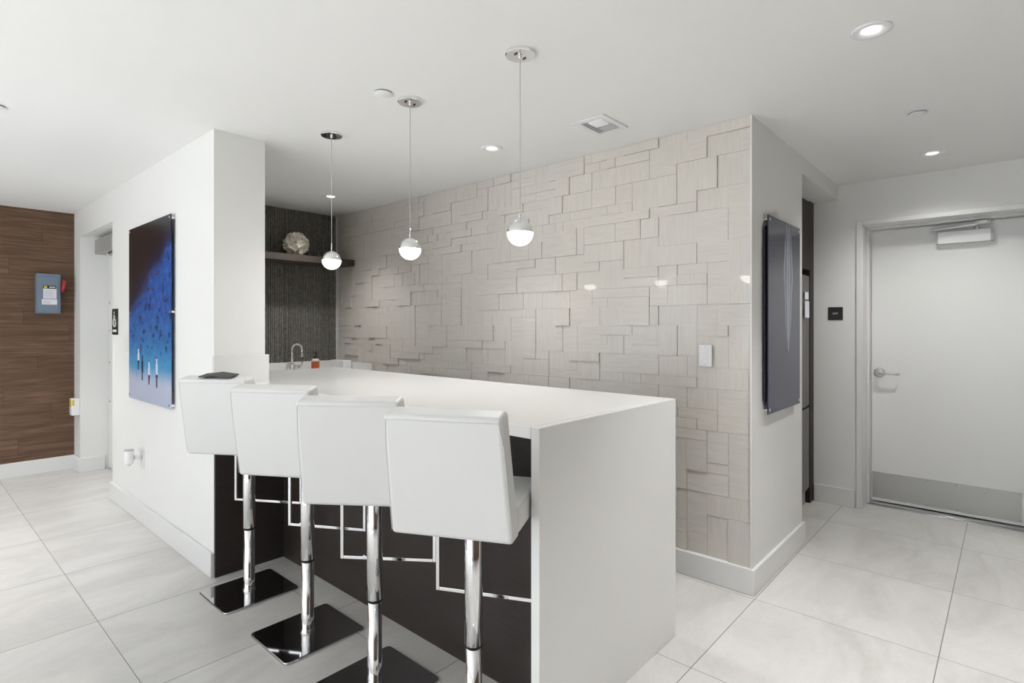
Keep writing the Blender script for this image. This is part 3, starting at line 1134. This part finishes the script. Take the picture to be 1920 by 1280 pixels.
FIG = [(0.255, 0.175, 0.300, 'w'), (0.355, 0.118, 0.262, 'd'), (0.520, 0.100, 0.232, 'w'), (0.700, 0.095, 0.258, 'w')]
def blue_art(u, v):
    black, navy, royal = srgb(18, 16, 22), srgb(24, 25, 58), srgb(32, 82, 158)
    blue, cyan, lav = srgb(44, 112, 176), srgb(70, 152, 200), srgb(186, 194, 216)
    e = v - 0.36 * (u - 0.5) + 0.035 * N3(u * 6, v * 9)
    c = lerp3(royal, navy, sm(0.60, 0.74, e))
    c = lerp3(c, black, sm(0.69, 0.86, e))
    c = lerp3(blue, c, sm(0.30, 0.56, v + 0.05 * N3(u * 5, v * 30, 3)))
    c = lerp3(cyan, c, sm(0.18, 0.36, v + 0.04 * N3(u * 9, v * 20, 5)))
    c = lerp3(lav, c, sm(0.095, 0.215, v + 0.02 * N3(u * 12, v * 6, 8)))
    if 0.2 < v < 0.86:
        s_ = N3(u * 17, v * 26, 1.3) + 0.5 * N3(u * 40, v * 60, 4.0)
        c = lerp3(c, navy, 0.75 * sm(0.28, 0.62, s_) * sm(0.20, 0.30, v) * sm(0.90, 0.7, e + 0.05))
        c = lerp3(c, srgb(70, 120, 200), 0.30 * sm(0.15, 0.5, -s_) * sm(0.74, 0.6, e))
    for fu, v0, v1, k in FIG:
        if v0 < v < v1:
            f = (v - v0) / (v1 - v0)
            hw = 0.024 * (1 - abs(f - 0.55) * 1.1)
            if abs(u - fu) < hw:
                if k == 'w' and f > 0.42 and f < 0.96: c = srgb(214, 220, 236)
                else: c = srgb(28, 36, 62)
    return c


def slate_art(u, v):
    c = lerp3(srgb(58, 59, 84), srgb(38, 40, 60), sm(0.5, 1.0, v))
    c = lerp3(c, srgb(60, 62, 78), 0.25 * (N3(u * 8, v * 14) + 0.5))
    if v > 0.27:
        f = (v - 0.27) / 0.73
        cx = 0.60
        hw = 0.092 * min(1.0, (v - 0.27) / 0.20) * (1.0 if v < 0.45 else 1.0 + 0.55 * math.exp(-((v - 0.72) / 0.12) ** 2))
        d = abs(u - cx + 0.01 * N3(0, v * 20)) / max(hw, 1e-4)
        k = (sm(1.15, 0.95, d) * sm(0.62, 0.9, d) * 0.65 + 0.75 * sm(0.25, 0.02, abs(d - 0.25)) + 0.22 * sm(1.0, 0.5, d)) * (1.0 if v < 0.8 else sm(1.12, 0.8, v))
        k *= 1.0 + 0.4 * N3(u * 50, v * 9, 2)
        c = lerp3(c, srgb(176, 186, 204), min(0.85, max(0, k)))
    return c


def standoff(parent, x, z, y0, y1):
    bm = B()
    lathe(bm, [(0.0, y0), (0.008, y0), (0.0095, y0 + 0.001), (0.0095, y1), (0.0, y1)], 20, x, 0, z, 'Y')
    o = link('standoff', bm, M['chrome'], parent)
    for p_ in o.data.polygons: p_.use_smooth = True
    o.data.set_sharp_from_angle(angle=0.6)


a1 = thing('wall_art', 'tall blue abstract print on glass with four small upright figures', 'artwork', (1.175, 4.378, 0.872), rz=-PI / 2)
print_panel('art_panel', 0.912, 1.230, 110, 300, blue_art, M['print'], a1)
for x in (-0.437, 0.437):
    for z in (0.022, 0.615, 1.208):
        standoff(a1, x, z, -0.0055, 0.0248)
a2 = thing('wall_art', 'tall dark slate print on glass with a pale streak, on the white wall end', 'artwork', (3.466, 0.975, 0.918))
print_panel('art_panel', 0.606, 1.082, 110, 240, slate_art, M['print'], a2)
bm = B()
box(bm, -0.322, 0.27, 0.008, 0.018, 0.070, 1.022)
link('backing_panel', bm, M['dark_backing'], a2)
for x in (-0.280, 0.280):
    for z in (0.022, 1.060):
        standoff(a2, x, z, -0.0055, 0.0248)

# ------------------------------------------------------------------ fridge and dark surround
cs = thing('fridge_cabinet', 'dark wood cabinet surround framing the steel fridge', 'cabinet', (4.44, 1.52, 0))
bm = B()
box(bm, 0.395, 0.508, -0.345, 0.375, 0, 2.379)
box(bm, -0.512, -0.475, -0.345, 0.375, 0, 2.379)
box(bm, -0.475, 0.395, -0.325, 0.375, 1.83, 2.379)
link('cabinet_body', bm, M['cabinet'], cs)
for s in (0, 1):
    bm = B()
    a = -0.472 + s * 0.434
    box(bm, a, a + 0.431, -0.345, -0.326, 1.835, 2.37)
    link('cabinet_door', bm, M['cabinet'], cs, bevel=0.001, segs=1)
fr = thing('fridge', 'steel fridge with papers on its door in the dark recess', 'fridge', (4.40, 1.50, 0))
bm = B()
box(bm, -0.415, 0.415, -0.26, 0.37, 0.07, 1.79)
link('body', bm, M['black'], fr)
def curved_door(z0, z1):
    bm = B()
    pts = []
    for i in range(13):
        u = -0.418 + 0.836 * i / 12
        pts.append((u, -0.322 - 0.018 * math.cos(u / 0.418 * PI / 2) ** 0.5 if abs(u) < 0.4179 else -0.322))
    pts += [(0.418, -0.262), (-0.418, -0.262)]
    prism(bm, pts, z0, z1)
    return link('fridge_door', bm, M['fridge'], fr, bevel=0.002, segs=1)
d1 = curved_door(0.775, 1.785)
d2 = curved_door(0.13, 0.760)
for d_, z0, z1 in ((d1, 0.80, 1.55), (d2, 0.25, 0.74)):
    bm = B()
    tube(bm, [(-0.375, -0.33, z0), (-0.375, -0.375, z0 + 0.02), (-0.375, -0.385, (z0 + z1) / 2), (-0.375, -0.375, z1 - 0.02), (-0.375, -0.33, z1)], 0.011, 10)
    link('handle', bm, M['steel'], d_, smooth=True)
bm = B()
box(bm, 0.4182, 0.4215, -0.322, -0.262, 0.775, 1.785)
box(bm, 0.4182, 0.4215, -0.322, -0.262, 0.13, 0.760)
link('door_edge', bm, M['chrome'], fr)
bm = B()
box(bm, -0.40, 0.40, -0.30, -0.25, 0.0, 0.11)
link('kick_grille', bm, M['grey_box'], fr)
bm = B()
box(bm, 0.21, 0.33, -0.3405, -0.3385, 1.46, 1.585)
tag(link('paper_notice', bm, M['paper']), 'larger lower white paper notice stuck on the fridge door', 'notice', 'papers on the fridge door').location = (4.40, 1.494, 0)
bm = B()
box(bm, 0.21, 0.31, -0.3405, -0.3385, 1.60, 1.655)
tag(link('paper_notice', bm, M['paper']), 'smaller upper white paper notice stuck on the fridge door', 'notice', 'papers on the fridge door').location = (4.40, 1.494, 0)

# ------------------------------------------------------------------ small wall fittings
def text_mesh(name, body, size, mat, parent, loc_, rot, depth=0.0006):
    cu = bpy.data.curves.new(name, 'FONT')
    cu.body = body
    cu.size = size
    cu.extrude = depth
    cu.align_x = 'CENTER'
    cu.align_y = 'CENTER'
    tmp = bpy.data.objects.new(name + '_tmp', cu)
    COL.objects.link(tmp)
    dg = bpy.context.evaluated_depsgraph_get()
    me = bpy.data.meshes.new_from_object(tmp.evaluated_get(dg))
    bpy.data.objects.remove(tmp)
    o = bpy.data.objects.new(name, me)
    me.materials.clear()
    me.materials.append(mat)
    COL.objects.link(o)
    o.parent = parent
    o.location = loc_
    o.rotation_euler = rot
    return o


# exit sign plate: faces -X
ex = thing('exit_sign', 'small square black exit sign left of the white door', 'sign', (4.95, 1.020, 1.493))
bm = B()
box(bm, -0.006, -0.0002, -0.051, 0.051, -0.051, 0.051)
link('sign_plate', bm, M['black'], ex, bevel=0.001, segs=1)
text_mesh('lettering', 'EXIT', 0.019, M['sign_white'], ex, (-0.0066, 0.0, 0.0), (PI / 2, 0, -PI / 2))

# accessible restroom sign: faces -X
rs = thing('restroom_sign', 'tall black accessible restroom sign beside the doorway', 'sign', (1.20, 5.325, 1.43))
bm = B()
box(bm, -0.006, -0.0002, -0.078, 0.078, -0.103, 0.103)
link('sign_plate', bm, M['black'], rs, bevel=0.001, segs=1)
bm = B()
def sy(y, z): return (-0.0068, -y, z)
lathe(bm, [(0.0, -0.0075), (0.012, -0.0075), (0.012, -0.006)], 16, 0, 0.012, 0.072, 'X')
tube(bm, [sy(-0.010, 0.056), sy(-0.008, 0.018), sy(0.022, 0.018), sy(0.036, -0.016), sy(0.044, -0.014)], 0.0052, 8)
tube(bm, [sy(-0.009, 0.040), sy(0.016, 0.038)], 0.0045, 8)
arc = []
for i in range(20):
    a = math.radians(115 + 235 * i / 19)
    arc.append(sy(0.002 + 0.034 * math.cos(a), -0.006 + 0.034 * math.sin(a)))
tube(bm, arc, 0.0050, 8)
link('pictogram', bm, M['sign_white'], rs, smooth=True)
bm = B()
box(bm, -0.0068, -0.006, -0.052, 0.052, -0.082, -0.062)
link('braille_strip', bm, M['sign_white'], rs)

# light switch on the stone wall: faces -X
sw = thing('light_switch', 'white light switch plate with small buttons on the stone mosaic', 'light switch', (2.985, 1.243, 1.235))
bm = B()
box(bm, -0.008, 0.0, -0.036, 0.036, -0.059, 0.059)
link('wall_plate', bm, M['plastic'], sw, bevel=0.002, segs=2)
for z in (0.026, 0.008, -0.010):
    bm = B()
    box(bm, -0.0105, -0.008, -0.013, 0.013, z - 0.006, z + 0.006)
    link('button', bm, M['plastic'], sw, bevel=0.001, segs=1)
bm = B()
box(bm, -0.0105, -0.008, -0.013, 0.013, -0.040, -0.021)
link('button', bm, M['plastic'], sw, bevel=0.001, segs=1)
bm = B()
box(bm, -0.0090, -0.008, 0.017, 0.020, 0.000, 0.003)
link('indicator', bm, M['led'], sw)
for z in (0.049, -0.049):
    bm = B()
    lathe(bm, [(0.0, -0.0092), (0.003, -0.0090), (0.0034, -0.008)], 12, 0, 0, z, 'X')
    link('screw', bm, M['closer'], sw, smooth=True)

# switch half hidden behind the blue artwork
s2 = thing('light_switch', 'white switch plate half hidden behind the blue artwork', 'light switch', (1.20, 4.985, 1.230))
bm = B()
box(bm, -0.007, -0.0002, -0.057, 0.057, -0.058, 0.058)
link('wall_plate', bm, M['plastic'], s2, bevel=0.002, segs=2)
for y in (-0.023, 0.023):
    bm = B()
    box(bm, -0.0095, -0.007, y - 0.016, y + 0.016, -0.033, 0.033)
    link('rocker', bm, M['plastic'], s2, bevel=0.001, segs=1)

# outlet and plug-in cylinder below the blue artwork
ol = thing('wall_outlet', 'white outlet plate low on the wall below the blue artwork', 'outlet', (1.20, 4.60, 0.446))
bm = B()
box(bm, -0.006, -0.0002, -0.036, 0.036, -0.059, 0.059)
link('wall_plate', bm, M['plastic'], ol, bevel=0.002, segs=2)
bm = B()
box(bm, -0.0075, -0.006, -0.017, 0.017, -0.034, 0.034)
link('socket', bm, M['plastic'], ol)
pf = thing('plug_in_freshener', 'white plug-in cylinder with a vented cap in the low outlet', 'air freshener', (1.145, 4.60, 0.455))
bm = B()
tube(bm, [(0.0455, 0.0, 0.015), (0.0, 0.0, 0.015)], 0.016, 16)
link('plug_neck', bm, M['plastic'], pf, smooth=True)
bm = B()
lathe(bm, [(0.0, -0.028), (0.020, -0.028), (0.028, -0.018), (0.028, 0.068), (0.0, 0.068)], 28, -0.030, 0, 0)
q = link('canister', bm, M['plastic'], pf)
for p_ in q.data.polygons: p_.use_smooth = True
q.data.set_sharp_from_angle(angle=0.6)
bm = B()
lathe(bm, [(0.029, 0.068), (0.029, 0.074), (0.0, 0.075)], 28, -0.030, 0, 0)
link('cap', bm, M['grey_box'], pf)
bm = B()
lathe(bm, [(0.0, -0.038), (0.010, -0.038), (0.014, -0.0282), (0.0, -0.0282)], 20, -0.030, 0, 0)
link('sensor', bm, M['closer'], pf, smooth=True)

# disconnect switch box on the wood wall: faces -Y
ds = thing('electrical_switch_box', 'blue-grey electrical disconnect box with red handle on the brown wood wall', 'switch box', (0.995, 6.85, 1.515))
bm = B()
box(bm, -0.088, 0.088, -0.105, -0.0005, 0.0, 0.372)
link('enclosure', bm, M['switchgear'], ds, bevel=0.004, segs=2)
bm = B()
prism(bm, rrect(-0.080, 0.070, 0.012, 0.345, 0.022, 5), 0.105, 0.113)
bmesh.ops.rotate(bm, verts=bm.verts[:], cent=(0, 0, 0), matrix=Matrix.Rotation(PI / 2, 3, 'X'))
cv = link('cover', bm, M['switchgear'], ds, bevel=0.003, segs=2)
bm = B()
box(bm, -0.042, 0.052, -0.1145, -0.113, 0.232, 0.260)
hd = link('header_label', bm, M['black'], ds)
bm = B()
box(bm, -0.037, -0.013, -0.1152, -0.1145, 0.236, 0.256)
link('emblem', bm, M['yellow'], hd)
bm = B()
box(bm, 0.001, 0.046, -0.1152, -0.1145, 0.241, 0.251)
link('lettering', bm, M['closer'], hd)
bm = B()
box(bm, -0.042, 0.055, -0.1145, -0.113, 0.138, 0.231)
lb = link('instruction_label', bm, M['paper'], ds)
bm = B()
for k in range(7):
    box(bm, -0.036, 0.048 - 0.012 * (k % 3), -0.1150, -0.1145, 0.150 + k * 0.0105, 0.1520 + k * 0.0105)
link('lettering', bm, M['ink_and_shade'], lb)
bm = B()
box(bm, -0.052, 0.060, -0.1145, -0.113, 0.082, 0.132)
lb = link('notice_label', bm, M['paper'], ds)
bm = B()
for k in range(3):
    box(bm, -0.040, 0.012, -0.1150, -0.1145, 0.095 + k * 0.010, 0.0972 + k * 0.010)
link('lettering', bm, M['ink_and_shade'], lb)
bm = B()
bar(bm, (0.0955, -0.055, 0.155), (0.0985, -0.085, 0.215), 0.016, 0.020, up=(0, 1, 0))
link('handle_arm', bm, M['black'], ds)
bm = B()
tube(bm, [(0.100, -0.082, 0.205), (0.108, -0.100, 0.250), (0.116, -0.112, 0.312)], [0.011, 0.014, 0.012], 12)
link('handle_grip', bm, M['red'], ds, smooth=True)
bm = B()
box(bm, 0.122, 0.130, -0.012, -0.0005, 0.215, 0.235)
bm.free()

# small white box with yellow label beside the wood wall
yb = thing('sensor_box', 'small white box with a yellow label low beside the wood wall', 'box', (1.205, 6.66, 0.545))
bm = B()
box(bm, -0.062, -0.0005, -0.045, 0.045, 0.0, 0.160)
link('housing', bm, M['plastic'], yb, bevel=0.004, segs=2)
bm = B()
box(bm, -0.0632, -0.0622, -0.038, 0.038, 0.085, 0.150)
link('label_patch', bm, M['yellow'], yb)
bm = B()
box(bm, -0.058, -0.041, -0.0462, -0.0452, 0.095, 0.150)
link('label_patch', bm, M['yellow'], yb)
